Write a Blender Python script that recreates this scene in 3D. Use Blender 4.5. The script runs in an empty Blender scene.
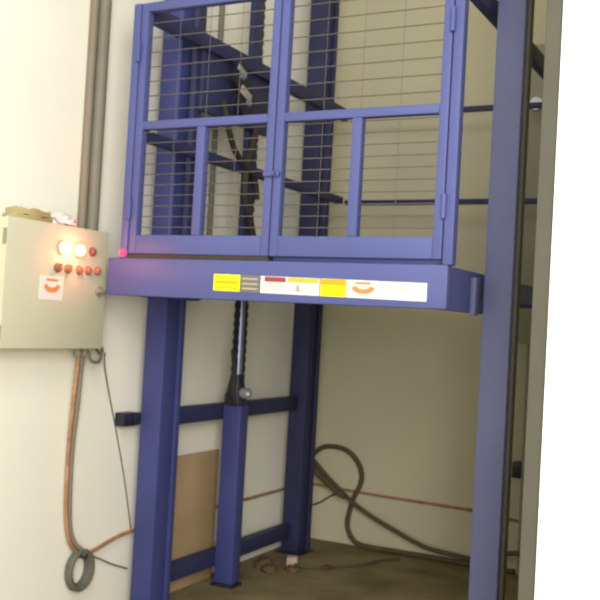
import bpy, bmesh, math, random
from mathutils import Vector, Matrix

random.seed(7)
S = bpy.context.scene
COL = S.collection


# ------------------------------------------------------------------ materials
def lin(c):
    return tuple(((v / 255) / 12.92 if v / 255 <= .04045 else ((v / 255 + .055) / 1.055) ** 2.4) for v in c)


def mat(name, rgb, rough=.6, metal=0., var=.12, scale=6., emit=None, estr=0., bump=0., detail=4., spec=.35,
        rgb2=None):
    m = bpy.data.materials.new(name)
    m.use_nodes = True
    nt = m.node_tree
    b = nt.nodes['Principled BSDF']
    tc = nt.nodes.new('ShaderNodeTexCoord')
    nz = nt.nodes.new('ShaderNodeTexNoise')
    nz.inputs['Scale'].default_value = scale
    nz.inputs['Detail'].default_value = detail
    nt.links.new(tc.outputs['Object'], nz.inputs['Vector'])
    rp = nt.nodes.new('ShaderNodeValToRGB')
    c = lin(rgb)
    c2 = lin(rgb2) if rgb2 else tuple(v * (1 - var) for v in c)
    c1 = c if rgb2 else tuple(min(1, v * (1 + var)) for v in c)
    rp.color_ramp.elements[0].position = .3
    rp.color_ramp.elements[1].position = .7
    rp.color_ramp.elements[0].color = (*c2, 1)
    rp.color_ramp.elements[1].color = (*c1, 1)
    nt.links.new(nz.outputs['Fac'], rp.inputs['Fac'])
    nt.links.new(rp.outputs['Color'], b.inputs['Base Color'])
    b.inputs['Roughness'].default_value = rough
    b.inputs['Metallic'].default_value = metal
    b.inputs['Specular IOR Level'].default_value = spec
    if bump:
        bp = nt.nodes.new('ShaderNodeBump')
        bp.inputs['Strength'].default_value = bump
        bp.inputs['Distance'].default_value = .01
        nz2 = nt.nodes.new('ShaderNodeTexNoise')
        nz2.inputs['Scale'].default_value = scale * 8
        nt.links.new(tc.outputs['Object'], nz2.inputs['Vector'])
        nt.links.new(nz2.outputs['Fac'], bp.inputs['Height'])
        nt.links.new(bp.outputs['Normal'], b.inputs['Normal'])
    if emit:
        b.inputs['Emission Color'].default_value = (*lin(emit), 1)
        b.inputs['Emission Strength'].default_value = estr
    return m


M = dict(
    blue=mat('blue_paint', (78, 85, 140), .5, var=.06, scale=3),
    blue_grey=mat('greyish_blue_paint', (88, 92, 128), .55, var=.06, scale=3),
    hose=mat('dusty_hose', (88, 80, 58), .7, var=.12, scale=12),
    blue_deep=mat('half_shaded_blue_paint', (62, 68, 122), .5, var=.1, scale=3),  # same blue paint, darkened for the shade on mast and deck
    blue_dark=mat('shaded_blue_steel', (48, 51, 86), .55, var=.2, scale=5),  # same blue again, deeper shade of rear and inner parts put into the colour
    wall_l=mat('left_wall_plaster', (240, 237, 223), .85, var=.02, scale=1.5, bump=.05),
    wall_b=mat('back_wall_plaster', (206, 200, 172), .9, var=.04, scale=2.0, bump=.08),  # darker base colour carries part of the shaft's dimness
    wall_f=mat('white_wall_plaster', (248, 248, 240), .85, var=.01, scale=1.5),
    jamb=mat('grey_jamb', (82, 81, 71), .8, var=.08, scale=5),
    floor=mat('dusty_concrete', (146, 134, 96), .9, scale=3.5, bump=.25, rgb2=(108, 96, 64)),
    ceil=mat('ceiling_plaster', (190, 186, 170), .9, var=.03),
    wire=mat('mesh_wire', (98, 94, 90), .5, .4, var=.1),
    rod=mat('steel_rod', (140, 150, 180), .35, .5, var=.1, scale=10),
    chain=mat('oiled_chain', (48, 48, 58), .5, .5, var=.3, scale=60),
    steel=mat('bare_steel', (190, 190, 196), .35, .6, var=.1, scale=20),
    dark=mat('dark_grease_steel', (52, 52, 66), .4, .4, var=.3, scale=20),
    black=mat('black_rubber', (52, 48, 40), .6, var=.15, scale=20),
    grey_rubber=mat('grey_cable', (98, 99, 88), .6, var=.1, scale=30),
    box=mat('control_box_paint', (196, 193, 168), .5, var=.03, scale=3),
    seam=mat('dark_seam', (140, 138, 120), .7, var=.05),
    knob=mat('button_brown', (148, 108, 84), .5, var=.1),
    knobdark=mat('button_dark', (120, 84, 78), .5, var=.1),
    bezel=mat('bezel_chrome', (200, 170, 140), .3, .5, var=.05),
    lamp=mat('lit_orange_lamp', (255, 190, 130), .3, emit=(255, 190, 110), estr=9),
    redglow=mat('added_red_glow', (255, 60, 90), .3, emit=(255, 70, 130), estr=.9),
    white=mat('white_sticker', (222, 220, 212), .5, var=.02),
    yellow=mat('yellow_sticker', (244, 228, 8), .5, var=.05, scale=9),
    ochre=mat('ochre_print', (186, 160, 20), .5, var=.05),
    greyp=mat('grey_print', (112, 108, 96), .6, var=.06),
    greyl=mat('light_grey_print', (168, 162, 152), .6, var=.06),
    redp=mat('dark_red_print', (156, 60, 62), .6, var=.06),
    olivep=mat('olive_yellow_print', (196, 180, 60), .6, var=.06),
    pinkp=mat('pale_pink_print', (240, 206, 200), .6, var=.04),
    orangep=mat('orange_print', (232, 134, 76), .6, var=.05),
    orange=mat('orange_cable_sheath', (188, 140, 104), .6, rgb2=(144, 102, 72), scale=14),
    board=mat('brown_board', (178, 152, 116), .85, scale=4, rgb2=(164, 138, 104)),
    duct=mat('grey_duct_paint', (148, 148, 128), .6, var=.06),
    conduit=mat('grey_brown_conduit', (122, 118, 104), .6, var=.08, scale=8),
    conduit_l=mat('light_brown_conduit', (128, 118, 102), .6, var=.06, scale=8),
    cloth=mat('khaki_cloth', (176, 164, 118), .95, scale=8, rgb2=(148, 136, 92)),
    paper=mat('white_paper', (214, 204, 204), .9, var=.05, scale=20),
    brick=mat('brown_rubble', (104, 84, 60), .95, scale=14, rgb2=(74, 60, 44)),
    stone=mat('pale_concrete', (196, 176, 164), .95, scale=12, rgb2=(164, 146, 134)),
)


# ------------------------------------------------------------------ mesh helpers
def BM():
    return bmesh.new()


def box(bm, lo, hi, bev=.004, rot=None, piv=None):
    r = bmesh.ops.create_cube(bm, size=1)
    vs = r['verts']
    lo, hi = Vector(lo), Vector(hi)
    c, d = (lo + hi) / 2, hi - lo
    for v in vs:
        v.co = Vector((v.co.x * d.x, v.co.y * d.y, v.co.z * d.z)) + c
    if bev:
        es = list({e for v in vs for e in v.link_edges})
        r2 = bmesh.ops.bevel(bm, geom=es, offset=min(bev, min(d) * .3), segments=2, affect='EDGES', profile=.5)
        vs = list({v for f in r2['faces'] for v in f.verts} | {v for v in vs if v.is_valid})
    if rot is not None:
        bmesh.ops.rotate(bm, verts=vs, cent=Vector(piv) if piv else c, matrix=rot)
    return vs


def cyl(bm, a, b, r, seg=20, r2=None):
    a, b = Vector(a), Vector(b)
    d = b - a
    q = d.to_track_quat('Z', 'Y').to_matrix().to_4x4()
    mx = Matrix.Translation((a + b) / 2) @ q
    bmesh.ops.create_cone(bm, cap_ends=True, segments=seg, radius1=r, radius2=r if r2 is None else r2,
                          depth=d.length, matrix=mx)


def smooth_path(pts, n=8):
    P = [Vector(p) for p in pts]
    if len(P) < 3:
        return P
    out = []
    for i in range(len(P) - 1):
        p0, p1, p2, p3 = P[max(i - 1, 0)], P[i], P[i + 1], P[min(i + 2, len(P) - 1)]
        for k in range(n):
            t = k / n
            out.append(.5 * ((2 * p1) + (p2 - p0) * t + (2 * p0 - 5 * p1 + 4 * p2 - p3) * t * t
                             + (3 * p1 - p0 - 3 * p2 + p3) * t ** 3))
    out.append(P[-1])
    return out


def tube(bm, pts, r, seg=10, n=8, ridged=0.):
    P = smooth_path(pts, n)
    ring0 = None
    T = (P[1] - P[0]).normalized()
    N = T.orthogonal().normalized()
    for i, p in enumerate(P):
        t = ((P[min(i + 1, len(P) - 1)] - P[max(i - 1, 0)])).normalized()
        N = (N - t * N.dot(t)).normalized()
        B = t.cross(N)
        rr = r * (1 + (ridged if i % 2 else -ridged))
        ring = [bm.verts.new(p + (N * math.cos(2 * math.pi * k / seg) + B * math.sin(2 * math.pi * k / seg)) * rr)
                for k in range(seg)]
        if ring0:
            for k in range(seg):
                bm.faces.new((ring0[k], ring0[(k + 1) % seg], ring[(k + 1) % seg], ring[k]))
        else:
            bm.faces.new(ring[::-1])
        ring0 = ring
    bm.faces.new(ring0)


def poly(bm, pts, off):
    """flat polygon extruded by the vector off"""
    vs = [bm.verts.new(p) for p in pts]
    f = bm.faces.new(vs)
    r = bmesh.ops.extrude_face_region(bm, geom=[f])
    for v in r['geom']:
        if isinstance(v, bmesh.types.BMVert):
            v.co += Vector(off)


def lump(bm, c, d, seed, rough=.25, flat=True):
    r = bmesh.ops.create_icosphere(bm, subdivisions=2, radius=1)
    rnd = random.Random(seed)
    lo = 9
    for v in r['verts']:
        k = 1 + rnd.uniform(-rough, rough)
        v.co = Vector((v.co.x * d[0] * k, v.co.y * d[1] * k, v.co.z * d[2] * k))
        if v.co.z < -d[2] * .55:
            v.co.z = -d[2] * .55
    bmesh.ops.translate(bm, verts=r['verts'], vec=Vector((c[0], c[1], c[2] + d[2] * .55)))


def obj(name, bm, m, parent=None, smooth=True, **props):
    bmesh.ops.recalc_face_normals(bm, faces=bm.faces)
    me = bpy.data.meshes.new(name)
    ms = m if isinstance(m, (list, tuple)) else [m]
    for k in ms:
        me.materials.append(M[k])
    bm.to_mesh(me)
    bm.free()
    if smooth:
        for p in me.polygons:
            p.use_smooth = True
        try:
            me.set_sharp_from_angle(angle=math.radians(35))
        except Exception:
            pass
    o = bpy.data.objects.new(name, me)
    COL.objects.link(o)
    if parent is not None:
        o.parent = parent
        o.matrix_parent_inverse = root_mat(parent).inverted()
    else:
        # origin at the base centre
        xs = [v.co for v in me.vertices]
        base = Vector((sum(v.x for v in xs) / len(xs), sum(v.y for v in xs) / len(xs), min(v.z for v in xs)))
        me.transform(Matrix.Translation(-base))
        o.location = base
    for k, v in props.items():
        o[k] = v
    return o


def root_mat(o):
    m = o.matrix_basis.copy()
    while o.parent:
        m = o.parent.matrix_basis @ o.matrix_parent_inverse @ m
        o = o.parent
    return m


def thing(name, loc, label, category, group=None):
    o = bpy.data.objects.new(name, None)
    o.empty_display_size = .1
    COL.objects.link(o)
    o.location = loc
    o['label'] = label
    o['category'] = category
    if group:
        o['group'] = group
    return o


def one(name, bm, m, label, category, group=None, **kw):
    o = obj(name, bm, m, None, **kw)
    o['label'] = label
    o['category'] = category
    if group:
        o['group'] = group
    return o


# ------------------------------------------------------------------ the setting
XL, YB = -2.883, 5.80       # left wall plane, back wall plane


def struct(name, lo, hi, m, bev=0):
    bm = BM()
    box(bm, lo, hi, bev)
    return obj(name, bm, m, None, smooth=False, kind='structure')


struct('floor', (XL - .2, -3.0, -.1), (4.0, YB + .2, 0), 'floor')
struct('wall_left', (XL - .2, -3.0, 0), (XL, YB + .2, 4.4), 'wall_l')
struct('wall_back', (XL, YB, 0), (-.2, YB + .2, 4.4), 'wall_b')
struct('wall_front', (-.672, 2.95, 0), (4.0, 3.10, 4.4), 'wall_f')
struct('wall_right', (-.35, 3.10, 0), (-.20, YB, 4.4), 'wall_b')  # unseen, added to shade the shaft
struct('ceiling', (XL - .2, 3.10, 4.4), (-.2, YB + .2, 4.5), 'ceil')  # unseen, added to keep ambient light out of the shaft
bm = BM()
box(bm, (-.728, 2.965, 0), (-.672, 3.09, 4.4), .004)
obj('trim_1', bm, 'jamb', None, smooth=False, kind='structure')

# ------------------------------------------------------------------ lift mast (left side, fixed)
mast = thing('lift_mast', (-2.75, 4.6, 0),
             'blue steel lift mast of two posts with crossbars standing along the left wall', 'lift mast')
for y in (3.77, 5.31):
    bm = BM()
    box(bm, (-2.81, y, .012), (-2.69, y + .14, 4.0), .006)
    # lips of the channel that guide the carriage
    box(bm, (-2.69, y + .105, .012), (-2.672, y + .14, 4.0), .003)
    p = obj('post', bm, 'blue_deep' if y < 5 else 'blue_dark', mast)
    bm = BM()
    box(bm, (-2.835, y - .025, 0), (-2.66, y + .165, .012), .002)
    obj('foot_plate', bm, 'dark', p)
for z in (.90, .10):
    bm = BM()
    box(bm, (-2.805, 3.91, z), (-2.745, 5.31, z + .085), .004)
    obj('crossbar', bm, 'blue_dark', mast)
bm = BM()
box(bm, (-2.744, 4.42, .015), (-2.628, 4.51, .985), .012)
hs = obj('ram_housing', bm, 'blue_deep', mast)
bm = BM()
box(bm, (-2.755, 4.41, 0), (-2.618, 4.52, .015), .002)
obj('foot_plate', bm, 'dark', hs)
bm = BM()
box(bm, (-2.879, 3.66, .905), (-2.82, 3.765, .97), .004)
box(bm, (-2.86, 3.74, .91), (-2.812, 3.82, .965), .004)
obj('wall_bracket', bm, 'dark', mast)

# ------------------------------------------------------------------ hydraulic ram rising from the mast
ram = thing('hydraulic_ram', (-2.69, 4.470, .985),
            'slim steel ram rod with chain rising out of the central blue column', 'hydraulic ram')
bm = BM()
cyl(bm, (-2.69, 4.470, .987), (-2.69, 4.470, 3.3), .022, 20)
obj('rod', bm, 'rod', ram)
for y in (4.426, 4.514):
    bm = BM()
    for k in range(92):
        z = 1.03 + k * .0245
        if k % 2:
            box(bm, (-2.697, y - .014, z - .012), (-2.683, y + .014, z + .019), .003)
        else:
            box(bm, (-2.705, y - .009, z - .012), (-2.675, y + .009, z + .019), .003)
    obj('lift_chain', bm, 'chain', ram)
bm = BM()
cyl(bm, (-2.69, 4.460, .987), (-2.69, 4.460, 1.04), .062, 20)
cyl(bm, (-2.69, 4.460, 1.04), (-2.69, 4.465, 1.15), .056, 20, .034)
obj('gland_nut', bm, 'dark', ram)
bm = BM()
cyl(bm, (-2.645, 4.450, 1.05), (-2.60, 4.450, 1.05), .03, 14)
cyl(bm, (-2.60, 4.450, 1.05), (-2.588, 4.450, 1.05), .018, 6)
obj('hose_fitting', bm, 'steel', ram, label='bright steel hose fitting')
bm = BM()
tube(bm, [(-2.65, 4.390, .99), (-2.65, 4.365, 1.08), (-2.66, 4.380, 1.20), (-2.685, 4.400, 1.28)], .014)
obj('hose', bm, 'black', ram)

# ------------------------------------------------------------------ guide post on the right
gp = thing('guide_post', (-1.03, 3.77, 0),
           'single blue steel guide post in front of the right end of the back wall', 'guide post')
bm = BM()
box(bm, (-1.105, 3.70, .012), (-.990, 3.81, 4.0), .006)
obj('post', bm, 'blue_grey', gp)
bm = BM()
box(bm, (-.990, 3.73, .012), (-.976, 3.78, 4.0), .003)
obj('guide_rail', bm, 'jamb', gp)
bm = BM()
box(bm, (-1.15, 3.65, 0), (-.91, 3.87, .012), .002)
for sx in (-1.125, -.935):
    for sy in (3.675, 3.845):
        cyl(bm, (sx, sy, .012), (sx, sy, .03), .011, 6)
obj('foot_plate', bm, 'dark', gp)

# ------------------------------------------------------------------ the raised carriage with its cage
XA, XR, YF, YR = -2.62, -1.13, 3.30, 5.50
ZB, ZT = 1.527, 1.690
car = thing('lift_carriage', (-1.9, 4.4, ZB),
            'raised blue lift platform with caged gate and a strip of stickers on its front beam', 'lift platform')
bm = BM()
box(bm, (-2.685, YF, ZB), (-1.122, YF + .06, ZT), .005)
fb = obj('front_beam', bm, 'blue', car)
for (x0, x1) in ((XR - .05, XR), (XA, XA + .05)):
    bm = BM()
    y0, y1, zu = YF + .06, YR, ZT - .002
    poly(bm, [(x0, y0, ZB), (x0, 3.85, ZB), (x0, 4.15, 1.605), (x0, y1, 1.605), (x0, y1, zu), (x0, y0, zu)],
         (x1 - x0, 0, 0))
    obj('side_beam', bm, 'blue', car, smooth=False)
bm = BM()
box(bm, (XA + .05, YR - .06, 1.605), (XR - .05, YR, ZT - .002), .004)
obj('rear_beam', bm, 'blue_deep', car)
bm = BM()
box(bm, (XA + .05, YF + .06, ZT - .045), (XR - .05, YR - .06, ZT - .004), .002)
for k in range(4):
    y = YF + .40 + k * .42
    box(bm, (XA + .05, y, 1.615), (XR - .05, y + .05, ZT - .045), .003)
obj('deck', bm, 'blue_deep', car)
bm = BM()
box(bm, (-2.58, YF + .052, ZT - .004), (-1.15, YF + .064, 1.74), .002)
obj('kick_plate', bm, 'blue', car)

# cage posts and guards
ZTOP = 2.81
cage_posts = []
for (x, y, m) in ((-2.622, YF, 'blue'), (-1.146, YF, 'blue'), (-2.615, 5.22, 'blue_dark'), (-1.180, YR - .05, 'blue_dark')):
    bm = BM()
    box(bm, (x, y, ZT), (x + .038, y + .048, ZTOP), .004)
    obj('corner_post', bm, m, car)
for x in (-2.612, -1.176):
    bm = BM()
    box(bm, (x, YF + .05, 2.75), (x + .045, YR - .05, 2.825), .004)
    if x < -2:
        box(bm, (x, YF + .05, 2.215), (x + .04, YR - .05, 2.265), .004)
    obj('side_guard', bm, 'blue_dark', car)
bm = BM()
box(bm, (-2.567, YR - .045, 2.775), (-1.180, YR - .005, 2.805), .003)
box(bm, (-2.567, YR - .045, 2.215), (-1.180, YR - .005, 2.245), .003)
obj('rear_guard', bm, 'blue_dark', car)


def gate(x0, x1, inner, hinge_left):
    w = .036
    bm = BM()
    ya, yb = YF + .004, YF + .044
    zb, zt = 1.710, ZTOP
    box(bm, (x0, ya, zb), (x0 + w, yb, zt), .004)
    box(bm, (x1 - w, ya, zb), (x1, yb, zt), .004)
    box(bm, (x0 + w, ya, zb), (x1 - w, yb, zb + .082), .004)
    box(bm, (x0 + w, ya, zt - .04), (x1 - w, yb, zt), .004)
    box(bm, (x0 + w, ya, 2.252), (x1 - w, yb, 2.288), .004)
    box(bm, (inner, ya, zb + .082), (inner + .042, yb, 2.252), .004)
    # welded infill plate along the foot of the leaf
    fr = obj('gate_leaf', bm, 'blue', car)
    bm = BM()
    ym = (ya + yb) / 2
    z = 2.288 + .05
    while z < zt - .05:
        cyl(bm, (x0 + w - .005, ym, z), (x1 - w + .005, ym, z), .0024, 6)
        z += .064
    z = zb + .082 + .035
    while z < 2.245:
        cyl(bm, (x0 + w - .005, ym, z), (x1 - w + .005, ym, z), .0021, 6)
        z += .046
    n = 4
    for k in range(1, n):
        x = x0 + w + (x1 - x0 - 2 * w) * k / n
        cyl(bm, (x, ym + .003, zb + .08), (x, ym + .003, zt - .035), .0010, 6)
    obj('wire_mesh', bm, 'wire', fr)
    hx = x0 - .003 if hinge_left else x1 + .003
    for z in (1.86, 2.55):
        bm = BM()
        cyl(bm, (hx, YF - .004, z), (hx, YF - .004, z + .09), .010, 10)
        obj('hinge', bm, 'blue', fr)
    return fr


gate(-2.580, -1.882, -2.258, True)
g2 = gate(-1.876, -1.152, -1.540, False)
bm = BM()
box(bm, (-1.915, YF - .014, 2.03), (-1.842, YF + .002, 2.05), .003)
cyl(bm, (-1.86, YF - .008, 2.04), (-1.86, YF - .03, 2.04), .006, 8)
obj('gate_latch', bm, 'blue', g2)

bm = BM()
box(bm, (-2.60, YF + .006, ZT - .002), (-1.88, YF + .05, 1.709), .002)  # dark strip stands for the shade in the gap below the gate
obj('gap_shade_strip', bm, 'black', car)

# lifting frame next to the mast
for (y0, y1) in ((3.79, 3.86), (4.31, 4.41)):
    bm = BM()
    box(bm, (-2.645, y0, ZT), (-2.615, y1, 3.20), .004)
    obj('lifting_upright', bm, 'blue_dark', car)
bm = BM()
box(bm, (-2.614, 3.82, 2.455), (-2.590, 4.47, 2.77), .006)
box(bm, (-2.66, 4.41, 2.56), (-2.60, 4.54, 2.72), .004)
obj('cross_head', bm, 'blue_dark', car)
for (y, z, r) in ((4.10, 2.69, .07), (4.17, 2.57, .075)):
    bm = BM()
    cyl(bm, (-2.589, y, z), (-2.573, y, z), r, 28)
    cyl(bm, (-2.573, y, z), (-2.558, y, z), r * .82, 28)
    cyl(bm, (-2.558, y, z), (-2.542, y, z), r, 28)
    w = obj('chain_wheel', bm, 'dark', car)
    bm = BM()
    cyl(bm, (-2.60, y, z), (-2.53, y, z), r * .25, 16)
    obj('axle', bm, 'rod', w)
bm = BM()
box(bm, (-2.54, 4.045, 2.698), (-2.53, 4.13, 2.728), .004, Matrix.Rotation(-.35, 3, 'X'))  # this light plate and the next stand for glints on the lifting gear
obj('glint_plate', bm, 'steel', car, label='light steel plate standing for a glint')
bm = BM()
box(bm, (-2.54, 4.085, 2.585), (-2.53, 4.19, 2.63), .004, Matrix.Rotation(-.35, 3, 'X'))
obj('glint_plate', bm, 'greyl', car)
bm = BM()
tube(bm, [(-2.58, 4.25, 2.54), (-2.57, 4.31, 2.46), (-2.57, 4.28, 2.36), (-2.57, 4.24, 2.26), (-2.57, 4.24, 2.10),
          (-2.57, 4.31, 1.97), (-2.57, 4.37, 1.82), (-2.57, 4.36, 1.71)], .019)
obj('hydraulic_hose', bm, 'black', car)
bm = BM()
tube(bm, [(-2.58, 4.00, 2.54), (-2.56, 4.02, 2.42), (-2.56, 4.10, 2.31), (-2.56, 4.22, 2.24), (-2.57, 4.33, 2.20),
          (-2.58, 4.38, 2.10)], .016)
obj('hydraulic_hose', bm, 'black', car)

# guide roller bracket
bm = BM()
box(bm, (-1.129, 3.60, 1.515), (-1.106, 3.65, 1.665), .004)
rb = obj('roller_bracket', bm, 'blue_grey', car, label='greyish roller bracket')
bm = BM()
cyl(bm, (-1.128, 3.66, 1.60), (-1.108, 3.66, 1.60), .036, 20)
obj('roller', bm, 'dark', rb)

# red glow added at the front left corner, no known lamp there
bm = BM()
cyl(bm, (-2.60, YF, 1.712), (-2.60, YF - .012, 1.712), .016, 16)
bmesh.ops.create_uvsphere(bm, u_segments=14, v_segments=8, radius=.012,
                          matrix=Matrix.Translation((-2.60, YF - .014, 1.712)))
obj('red_glow_dome', bm, 'redglow', car, label='small added red glowing dome')

# stickers on the front beam : every sticker lies on the beam face (y = YF)
ys = YF - .0015


def zmid(x):            # the strip of stickers sinks slightly to the right
    return 1.598 - (x + 2.068) * .0125


def rect(bm, x0, x1, a, b, y=ys, t=.0015):
    """a, b : heights as fractions of the sticker strip"""
    z0, h = zmid(x0) - .034, .068
    z1 = zmid(x1) - .034
    poly(bm, [(x0, y, z0 + h * a), (x1, y, z1 + h * a), (x1, y, z1 + h * b), (x0, y, z0 + h * b)], (0, t, 0))


# sub-parts may not go deeper than sticker, so the prints are joined into the sticker meshes
def sticker_joined(x0, x1, m, marks, label, extra=None):
    bm = BM()
    mats = [m]
    rect(bm, x0, x1, 0, 1)

    def paint(fn, mm):
        if mm not in mats:
            mats.append(mm)
        old = set(bm.faces)
        fn()
        for f in bm.faces:
            if f not in old:
                f.material_index = mats.index(mm)
    for (a, b, c, d, mm) in marks:
        paint(lambda: rect(bm, a, b, c, d, ys - .0007, .0006), mm)
    if extra:
        extra(bm, paint)
    for v in bm.verts:
        v.co.x = -2.127 + (v.co.x + 2.068) * 1.037
    return obj('sticker', bm, mats, fb, smooth=False, label=label)


sticker_joined(-2.068, -1.946, 'yellow', [(-2.058, -1.956, .46, .60, 'ochre'), (-2.058, -1.956, .16, .24, 'ochre')],
               'bright yellow warning sticker')
sticker_joined(-1.944, -1.856, 'greyp', [(-1.936, -1.866, .74, .84, 'greyl'), (-1.936, -1.866, .44, .54, 'greyl'),
                                         (-1.936, -1.866, .16, .26, 'greyl')], 'grey data plate with faint lines')


def fig(bm, paint):
    for cx in (-1.688, -1.642):
        z = zmid(cx)
        paint(lambda: poly(bm, [(cx - .012, ys - .0014, z - .022), (cx + .012, ys - .0014, z - .022),
                                (cx + .006, ys - .0014, z + .004), (cx - .006, ys - .0014, z + .004)], (0, .0006, 0)),
              'pinkp' if cx > -1.66 else 'greyl')


sticker_joined(-1.852, -1.598, 'white', [(-1.835, -1.742, .68, .97, 'redp'), (-1.732, -1.602, .70, .98, 'olivep'),
                                         (-1.84, -1.75, .40, .46, 'greyl'), (-1.84, -1.76, .22, .28, 'greyl')],
               'white notice with red and yellow headers', fig)
sticker_joined(-1.594, -1.488, 'yellow', [(-1.592, -1.490, .66, .98, 'ochre')],
               'yellow sticker with ochre header')


def bowl(bm, paint, cx=-1.418, s=1.):
    z = zmid(cx)
    pts = []
    for k in range(9):
        t = math.pi + math.pi * k / 8
        pts.append((cx + .046 * math.cos(t), ys - .0014, z + .006 + .024 * math.sin(t)))
    for k in range(9):
        t = 2 * math.pi - math.pi * k / 8
        pts.append((cx + .026 * math.cos(t), ys - .0014, z + .012 + .012 * math.sin(t)))
    paint(lambda: poly(bm, pts, (0, .0006, 0)), 'orangep')
    paint(lambda: rect(bm, cx - .03, cx + .03, .78, .90, ys - .0014, .0006), 'orangep')


sticker_joined(-1.486, -1.352, 'white', [(-1.482, -1.356, .12, .92, 'pinkp')], 'white sticker with an orange emblem', bowl)
sticker_joined(-1.350, -1.172, 'white', [(-1.33, -1.30, .3, .34, 'greyl'), (-1.29, -1.25, .6, .64, 'greyl')],
               'blank white sticker')

# ------------------------------------------------------------------ control box on the left wall
XB = -2.73
cb = thing('control_box', (-2.81, 3.13, 1.30),
           'pale grey electrical control box with two lit lamps fixed to the left wall', 'control box')
bm = BM()
box(bm, (XL, 2.84, 1.30), (XB - .012, 3.455, 1.815), .006)
obj('housing', bm, 'box', cb)
bm = BM()
box(bm, (XB - .012, 2.838, 1.298), (XB, 3.457, 1.818), .006)
door = obj('door', bm, 'box', cb)
for (y, z) in ((3.157, 1.722), (3.252, 1.720)):
    bm = BM()
    cyl(bm, (XB, y, z), (XB + .010, y, z), .030, 24)
    lo = obj('indicator_lamp', bm, 'bezel', door)
    bm = BM()
    bmesh.ops.create_uvsphere(bm, u_segments=20, v_segments=12, radius=.025,
                              matrix=Matrix.Translation((XB + .012, y, z)))
    cyl(bm, (XB + .005, y, z), (XB + .014, y, z), .025, 20)
    for v in bm.verts:
        pass
    # merge the glowing lens with its bezel as one lamp
    me = bpy.data.meshes.new('lens')
    bm.to_mesh(me)
    bm.free()
    bm2 = BM()
    bm2.from_mesh(lo.data)
    n = len(bm2.faces)
    bm2.from_mesh(me)
    bm2.faces.ensure_lookup_table()
    for f in bm2.faces[n:]:
        f.material_index = 1
        f.smooth = True
    lo.data.materials.append(M['lamp'])
    bm2.to_mesh(lo.data)
    bm2.free()
    bpy.data.meshes.remove(me)
for k, (y, z, m) in enumerate(((3.345, 1.722, 'knobdark'), (3.133, 1.636, 'knob'), (3.195, 1.636, 'knob'),
                               (3.266, 1.636, 'knob'), (3.325, 1.638, 'knob'), (3.385, 1.640, 'knob'))):
    bm = BM()
    cyl(bm, (XB, y, z), (XB + .006, y, z), .020, 20)
    cyl(bm, (XB + .006, y, z), (XB + .020, y, z), .014, 20, .012)
    if k in (1, 2):
        box(bm, (XB + .014, y - .005, z - .015), (XB + .026, y + .006, z + .018), .003)
    obj('push_button', bm, m, door)
bm = BM()
pl = lambda y0, y1, z0, z1, x: [(x, y0, z0), (x, y1, z0), (x, y1, z1), (x, y0, z1)]
poly(bm, pl(3.035, 3.175, 1.50, 1.60, XB + .0015), (-.0015, 0, 0))
n0 = len(bm.faces)
pts = []
cy, cz = 3.108, 1.556
for k in range(9):
    t = math.pi + math.pi * k / 8
    pts.append((XB + .0022, cy + .048 * math.cos(t), cz + .004 + .030 * math.sin(t)))
for k in range(9):
    t = 2 * math.pi - math.pi * k / 8
    pts.append((XB + .0022, cy + .030 * math.cos(t), cz + .010 + .014 * math.sin(t)))
poly(bm, pts, (-.0007, 0, 0))
poly(bm, pl(cy - .035, cy + .035, cz + .022, cz + .032, XB + .0022), (-.0007, 0, 0))
bm.faces.ensure_lookup_table()
for f in bm.faces[n0:]:
    f.material_index = 1
obj('sticker', bm, ['white', 'orangep'], door, smooth=False, label='white sticker with an orange emblem')
bm = BM()
cyl(bm, (XB, 3.405, 1.552), (XB + .014, 3.405, 1.552), .022, 18)
box(bm, (XB + .012, 3.375, 1.545), (XB + .026, 3.44, 1.562), .003)
obj('door_lock', bm, 'seam', door)
for z in (1.36, 1.74):
    bm = BM()
    cyl(bm, (XB - .006, 2.834, z - .03), (XB - .006, 2.834, z + .03), .007, 10)
    obj('hinge', bm, 'seam', door)
bm = BM()
for y in (3.40, 3.445):
    cyl(bm, (-2.82, y, 1.30), (-2.82, y, 1.262), .018, 14)
obj('cable_gland', bm, 'seam', cb)
bm = BM()
tube(bm, [(-2.80, 3.445, 1.275), (-2.79, 3.46, 1.24), (-2.79, 3.51, 1.235), (-2.80, 3.54, 1.27), (-2.82, 3.56, 1.30),
          (-2.84, 3.52, 1.35), (-2.83, 3.47, 1.36)], .008)
tube(bm, [(-2.80, 3.47, 1.40), (-2.80, 3.50, 1.37), (-2.81, 3.50, 1.31), (-2.82, 3.55, 1.27)], .008)
obj('loose_wire', bm, 'greyp', cb)
bm = BM()
for y in (2.90, ):
    box(bm, (XL, y, 1.272), (XL + .03, y + .03, 1.305), .003)
obj('mounting_lug', bm, 'seam', cb)

# things lying on the box
bm = BM()
for k, (y, z, w, h) in enumerate(((3.03, 1.815, .095, .026), (3.02, 1.838, .075, .018))):
    r = bmesh.ops.create_cube(bm, size=1)
    bmesh.ops.subdivide_edges(bm, edges=list({e for v in r['verts'] for e in v.link_edges}), cuts=5, use_grid_fill=True)
rnd = random.Random(3)
allv = list(bm.verts)
half = len(allv) // 2
for i, v in enumerate(allv):
    top = i >= half
    w, h, z0 = (.085, .024, 1.839) if top else (.10, .024, 1.8155)
    rr = 1 - .25 * abs(v.co.y * 2) ** 4
    x = v.co.x * .11 * rr
    y = v.co.y * 2 * w
    zz = (v.co.z + .5) * h * (1 + .0 if not top else 1) + z0
    if v.co.z > .4:
        zz += .006 * math.sin(y * 60 + x * 40) + rnd.uniform(-.002, .002)
    v.co = Vector((-2.80 + x, 3.02 + y, zz))
one('folded_cloth', bm, 'cloth', 'folded khaki cloth lying on top of the control box', 'cloth')
bm = BM()
r = bmesh.ops.create_icosphere(bm, subdivisions=3, radius=1)
rnd = random.Random(11)
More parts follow.
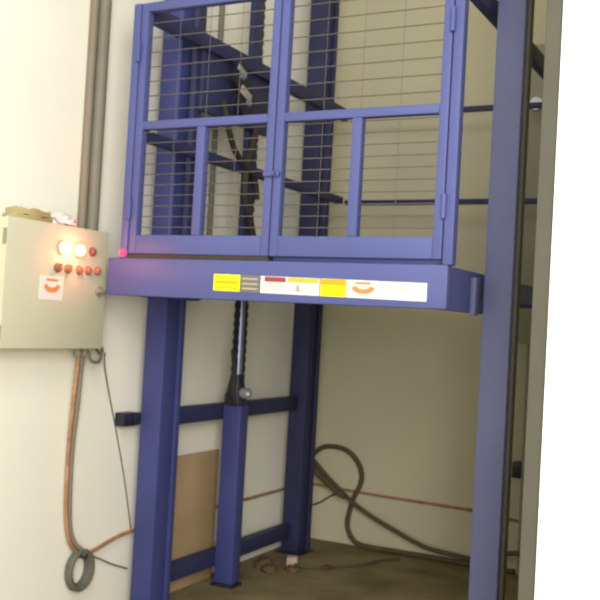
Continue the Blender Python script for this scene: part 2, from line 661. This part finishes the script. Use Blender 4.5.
for v in bm.verts:
    k = 1 + .22 * math.sin(v.co.x * 7 + v.co.y * 5) * math.cos(v.co.z * 8 + v.co.y * 6) + rnd.uniform(-.07, .07)
    z = max(v.co.z, -.5) * .036 * k
    v.co = Vector((-2.79 + v.co.x * .055 * k, 3.205 + v.co.y * .070 * k, 1.815 + .0185 + z))
zmin = min(v.co.z for v in bm.verts)
for v in bm.verts:
    v.co.z += 1.8155 - zmin
one('crumpled_paper', bm, 'paper', 'crumpled white paper beside the khaki cloth on the control box', 'paper')

# the box and what lies on it stand together at their place on the wall
for o in list(bpy.data.objects):
    if o.parent is None and o.name.split('.')[0] in ('control_box', 'folded_cloth', 'crumpled_paper'):
        o.location += Vector((0, -.103, -.013))

# ------------------------------------------------------------------ pipes, cables on the left wall
bm = BM()
tube(bm, [(XL + .032, 3.375, 1.815), (XL + .032, 3.375, 3.0), (XL + .032, 3.375, 4.35)], .030, 14, 2)
cd = one('cable_conduit', bm, 'conduit', 'thick grey vertical conduit on the left wall above the control box', 'conduit')
bm = BM()
tube(bm, [(XL + .022, 3.318, 1.815), (XL + .022, 3.318, 3.0), (XL + .022, 3.318, 4.35)], .020, 14, 2)
one('cable_conduit', bm, 'conduit_l',
    'thinner brownish vertical conduit close on the box side of the thick grey one', 'conduit')
bm = BM()
tube(bm, [(XL + .016, 4.375, 1.75), (XL + .016, 4.375, 3.0), (XL + .016, 4.375, 4.35)], .016, 10, 2)
one('wall_pipe', bm, 'conduit', 'thin dark vertical pipe on the wall seen through the left gate leaf', 'pipe')

bm = BM()
tube(bm, [(-2.835, 3.325, 1.275), (-2.85, 3.322, 1.047), (-2.86, 3.322, .822), (-2.86, 3.325, .599), (-2.86, 3.344, .461),
          (-2.855, 3.377, .384), (-2.855, 3.444, .333), (-2.86, 3.549, .335), (-2.865, 3.672, .358),
          (-2.867, 3.809, .373), (-2.867, 4.165, .383), (-2.867, 5.0, .376), (-2.867, 5.6, .376), (-2.865, 5.73, .372),
          (-2.83, 5.782, .366), (-2.70, 5.784, .360), (-2.273, 5.784, .349), (-1.712, 5.784, .340),
          (-1.424, 5.784, .313)], .009, 10, 14, .10)
one('orange_cable', bm, 'orange', 'long orange-brown cable from the control box along the foot of both walls', 'cable')
bm = BM()
tube(bm, [(-2.835, 3.350, 1.275), (-2.845, 3.348, 1.047), (-2.86, 3.347, .822), (-2.86, 3.350, .599), (-2.86, 3.366, .461),
          (-2.852, 3.396, .392), (-2.850, 3.436, .362)], .010, 10, 14, .10)
one('orange_cable', bm, 'conduit_l',
    'short dull brown cable beside the orange-brown one, from the control box to the coil', 'cable')

# coil of grey cable hanging on the wall
coil = thing('coiled_cable', (XL + .02, 3.438, .18), 'small coil of dark grey cable hanging low on the left wall',
             'cable coil')
bm = BM()
pts = []
turns = 4
for k in range(turns * 20 + 1):
    a = 2 * math.pi * k / 20 + math.pi / 2
    j = k // 20
    r0 = .078 + (.006 if j % 2 else -.004)
    pts.append((XL + .014 + .009 * j, 3.438 + (r0 - .008) * math.cos(a), .265 + (r0 + .002) * math.sin(a)))
tube(bm, pts, .012, 8, 1)
obj('coil', bm, 'grey_rubber', coil)
bm = BM()
tube(bm, [(XL + .001, 3.438, .325), (XL + .06, 3.438, .325), (XL + .065, 3.438, .34)], .005, 8)
obj('hook', bm, 'dark', coil)
bm = BM()
tube(bm, [(-2.80, 3.46, 1.262), (-2.862, 3.54, 1.20), (-2.872, 3.60, 1.06), (-2.8785, 3.68, .87), (-2.8785, 3.762, .64),
          (-2.8785, 3.838, .385)], .0035, 8)
one('thin_wire', bm, 'grey_rubber', 'thin grey wire hanging from the control box towards the mast', 'wire')
bm = BM()
tube(bm, [(-2.86, 3.50, .322), (-2.868, 3.60, .28), (-2.872, 3.70, .235), (-2.872, 3.82, .19)], .0038, 8)
one('thin_wire', bm, 'grey_rubber', 'short thin grey wire running from the cable coil to the mast', 'wire')

# board leaning on the wall
bm = BM()
box(bm, (-2.853, 4.150, 0), (-2.838, 4.56, .712), .002)
one('hardboard_panel', bm, 'board', 'brown board leaning on the left wall behind the mast crossbars', 'board')

# ------------------------------------------------------------------ hoses on the back wall
bm = BM()
tube(bm, [(-2.868, 5.748, .48), (-2.845, 5.750, .545), (-2.823, 5.751, .58), (-2.766, 5.751, .624),
          (-2.693, 5.751, .638), (-2.597, 5.751, .626), (-2.521, 5.751, .575), (-2.476, 5.751, .496),
          (-2.476, 5.751, .417), (-2.514, 5.751, .334), (-2.546, 5.751, .225), (-2.554, 5.750, .130),
          (-2.515, 5.748, .055), (-2.44, 5.745, .022), (-2.22, 5.752, .018), (-1.98, 5.755, .018), (-1.7, 5.752, .018),
          (-1.44, 5.752, .018)], .016, 10)
one('dark_hose', bm, 'hose', 'dark dusty hose with an upright loop that drops to the foot of the back wall', 'hose')
bm = BM()
tube(bm, [(-2.862, 5.712, .585), (-2.837, 5.712, .560), (-2.774, 5.712, .503), (-2.657, 5.712, .404), (-2.506, 5.712, .293),
          (-2.367, 5.712, .222), (-2.239, 5.712, .170), (-2.011, 5.712, .088), (-1.832, 5.712, .067),
          (-1.673, 5.712, .062), (-1.55, 5.712, .100), (-1.46, 5.68, .138), (-1.376, 5.68, .149), (-1.2, 5.68, .15)], .015, 10)
one('dark_hose', bm, 'hose', 'dark dusty hose sagging in one slant across the back wall to the right', 'hose')
bm = BM()
tube(bm, [(-2.862, 5.676, .55), (-2.774, 5.674, .475), (-2.69, 5.672, .412), (-2.61, 5.672, .358), (-2.55, 5.672, .335)], .020, 10)
one('short_hose', bm, 'hose', 'short thick hose end crossing in front of the looped hose', 'hose')
bm = BM()
tube(bm, [(-2.86, 5.793, .215), (-2.79, 5.793, .245), (-2.72, 5.793, .292), (-2.655, 5.793, .328)], .006, 8)
one('thin_wire', bm, 'black', 'thin dark wire on the back wall below the hose loop', 'wire')

# ------------------------------------------------------------------ grey duct on the back wall
dt = thing('cable_duct', (-1.33, 5.76, 0), 'grey vertical cable duct on the back wall behind the guide post', 'cable duct')
bm = BM()
box(bm, (-1.42, 5.72, 0), (-1.28, YB - .002, 1.40), .004)
obj('duct', bm, 'duct', dt)
bm = BM()
box(bm, (-1.50, 5.70, 1.40), (-1.24, YB - .002, 3.22), .004)
obj('trunking_box', bm, 'duct', dt)
bm = BM()
cyl(bm, (-1.43, 5.70, 2.85), (-1.43, 5.67, 2.85), .04, 16)
obj('cable_gland', bm, 'steel', dt)
bm = BM()
box(bm, (-1.475, 5.715, .585), (-1.42, YB - .002, .68), .004)
box(bm, (-1.465, 5.69, .61), (-1.43, 5.715, .66), .004)
obj('clamp', bm, 'dark', dt)

# ------------------------------------------------------------------ bits lying on the floor
bm = BM()
box(bm, (-2.64, 5.05, 0), (-2.575, 5.12, .05), .006, Matrix.Rotation(.4, 3, 'Z'))
one('concrete_block', bm, 'stone', 'small pale concrete chip in front of the rear mast post', 'rubble')
deb = [((-2.72, 4.93), (.055, .07, .035), 'brick', 'largest brown lump of rubble beneath the lower crossbar', 1),
       ((-2.63, 4.84), (.05, .04, .028), 'brick', 'brown rubble lump nearest the central column', 2),
       ((-2.54, 4.96), (.045, .035, .02), 'brick', 'flat brown rubble lump beside the pale concrete chip', 3),
       ((-2.40, 5.14), (.03, .045, .014), 'brick', 'lone brown rubble lump out on the floor towards the hoses', 4)]
for (x, y), d, m, lab, sd in deb:
    bm = BM()
    lump(bm, (x, y, 0), d, sd)
    one('rubble_lump', bm, m, lab, 'rubble', 'rubble around the mast feet', smooth=False)
bm = BM()
tube(bm, [(-2.62, 5.08, .012), (-2.5, 5.05, .012), (-2.38, 5.16, .012), (-2.25, 5.32, .012), (-2.2, 5.5, .012),
          (-2.12, 5.6, .012)], .008, 8)
one('thin_hose', bm, 'hose', 'thin dark hose lying across the floor by the rubble', 'hose')

# ------------------------------------------------------------------ light
w = bpy.data.worlds.new('world')
S.world = w
w.use_nodes = True
w.node_tree.nodes['Background'].inputs[0].default_value = (1.0, .97, .88, 1)
w.node_tree.nodes['Background'].inputs[1].default_value = .62


def area(name, loc, target, size, power, color=(1, 1, 1), size_y=None):
    l = bpy.data.lights.new(name, 'AREA')
    l.energy = power
    l.color = color
    l.shape = 'RECTANGLE'
    l.size = size
    l.size_y = size_y or size
    o = bpy.data.objects.new(name, l)
    COL.objects.link(o)
    o.location = loc
    o.rotation_euler = (Vector(target) - Vector(loc)).to_track_quat('-Z', 'Y').to_euler()
    return o


area('room_key_light', (1.6, -1.2, 2.6), (-2.2, 3.4, 1.6), 2.2, 240, (1, .98, .92))  # main light from the room side, source unseen
area('room_upper_light', (-.9, .6, 3.4), (-2.9, 2.2, 1.4), 1.2, 45, (1, .97, .88))  # aimed down at the left wall, source unseen
area('room_low_fill', (.3, -1.0, 1.25), (-2.1, 5.6, .7), 1.4, 70, (1, .97, .86))
area('shaft_top_light', (-1.5, 4.6, 4.3), (-1.7, 4.9, 0), 1.2, 5, (1, .97, .88))  # added to brighten the upper back wall
pl_ = bpy.data.lights.new('indicator_glow', 'POINT')
pl_.energy = 2.0
pl_.color = (1, .22, .14)
pl_.shadow_soft_size = .03
o = bpy.data.objects.new('indicator_glow', pl_)
COL.objects.link(o)
o.location = (XB + .07, 3.10, 1.702)

# ------------------------------------------------------------------ camera
f, yaw, pit, roll = 947.46, math.radians(27.546), math.radians(1.3724), math.radians(3.1654)
F = Vector((-math.sin(yaw) * math.cos(pit), math.cos(yaw) * math.cos(pit), math.sin(pit)))
R0 = F.cross(Vector((0, 0, 1))).normalized()
U0 = R0.cross(F)
R = R0 * math.cos(roll) + U0 * math.sin(roll)
U = -R0 * math.sin(roll) + U0 * math.cos(roll)
cam = bpy.data.cameras.new('camera')
cam.sensor_fit = 'HORIZONTAL'
cam.sensor_width = 36
cam.lens = f / 600 * 36
cam.clip_start = .05
co = bpy.data.objects.new('camera', cam)
COL.objects.link(co)
mx = Matrix((R, U, -F)).transposed().to_4x4()
mx.translation = Vector((0, 0, 1.45))
co.matrix_world = mx
cam.dof.use_dof = True
cam.dof.focus_distance = 1.35
cam.dof.aperture_fstop = 14
S.camera = co

S.view_settings.view_transform = 'Standard'
S.view_settings.look = 'None'
S.view_settings.exposure = 0
S.view_settings.gamma = 1
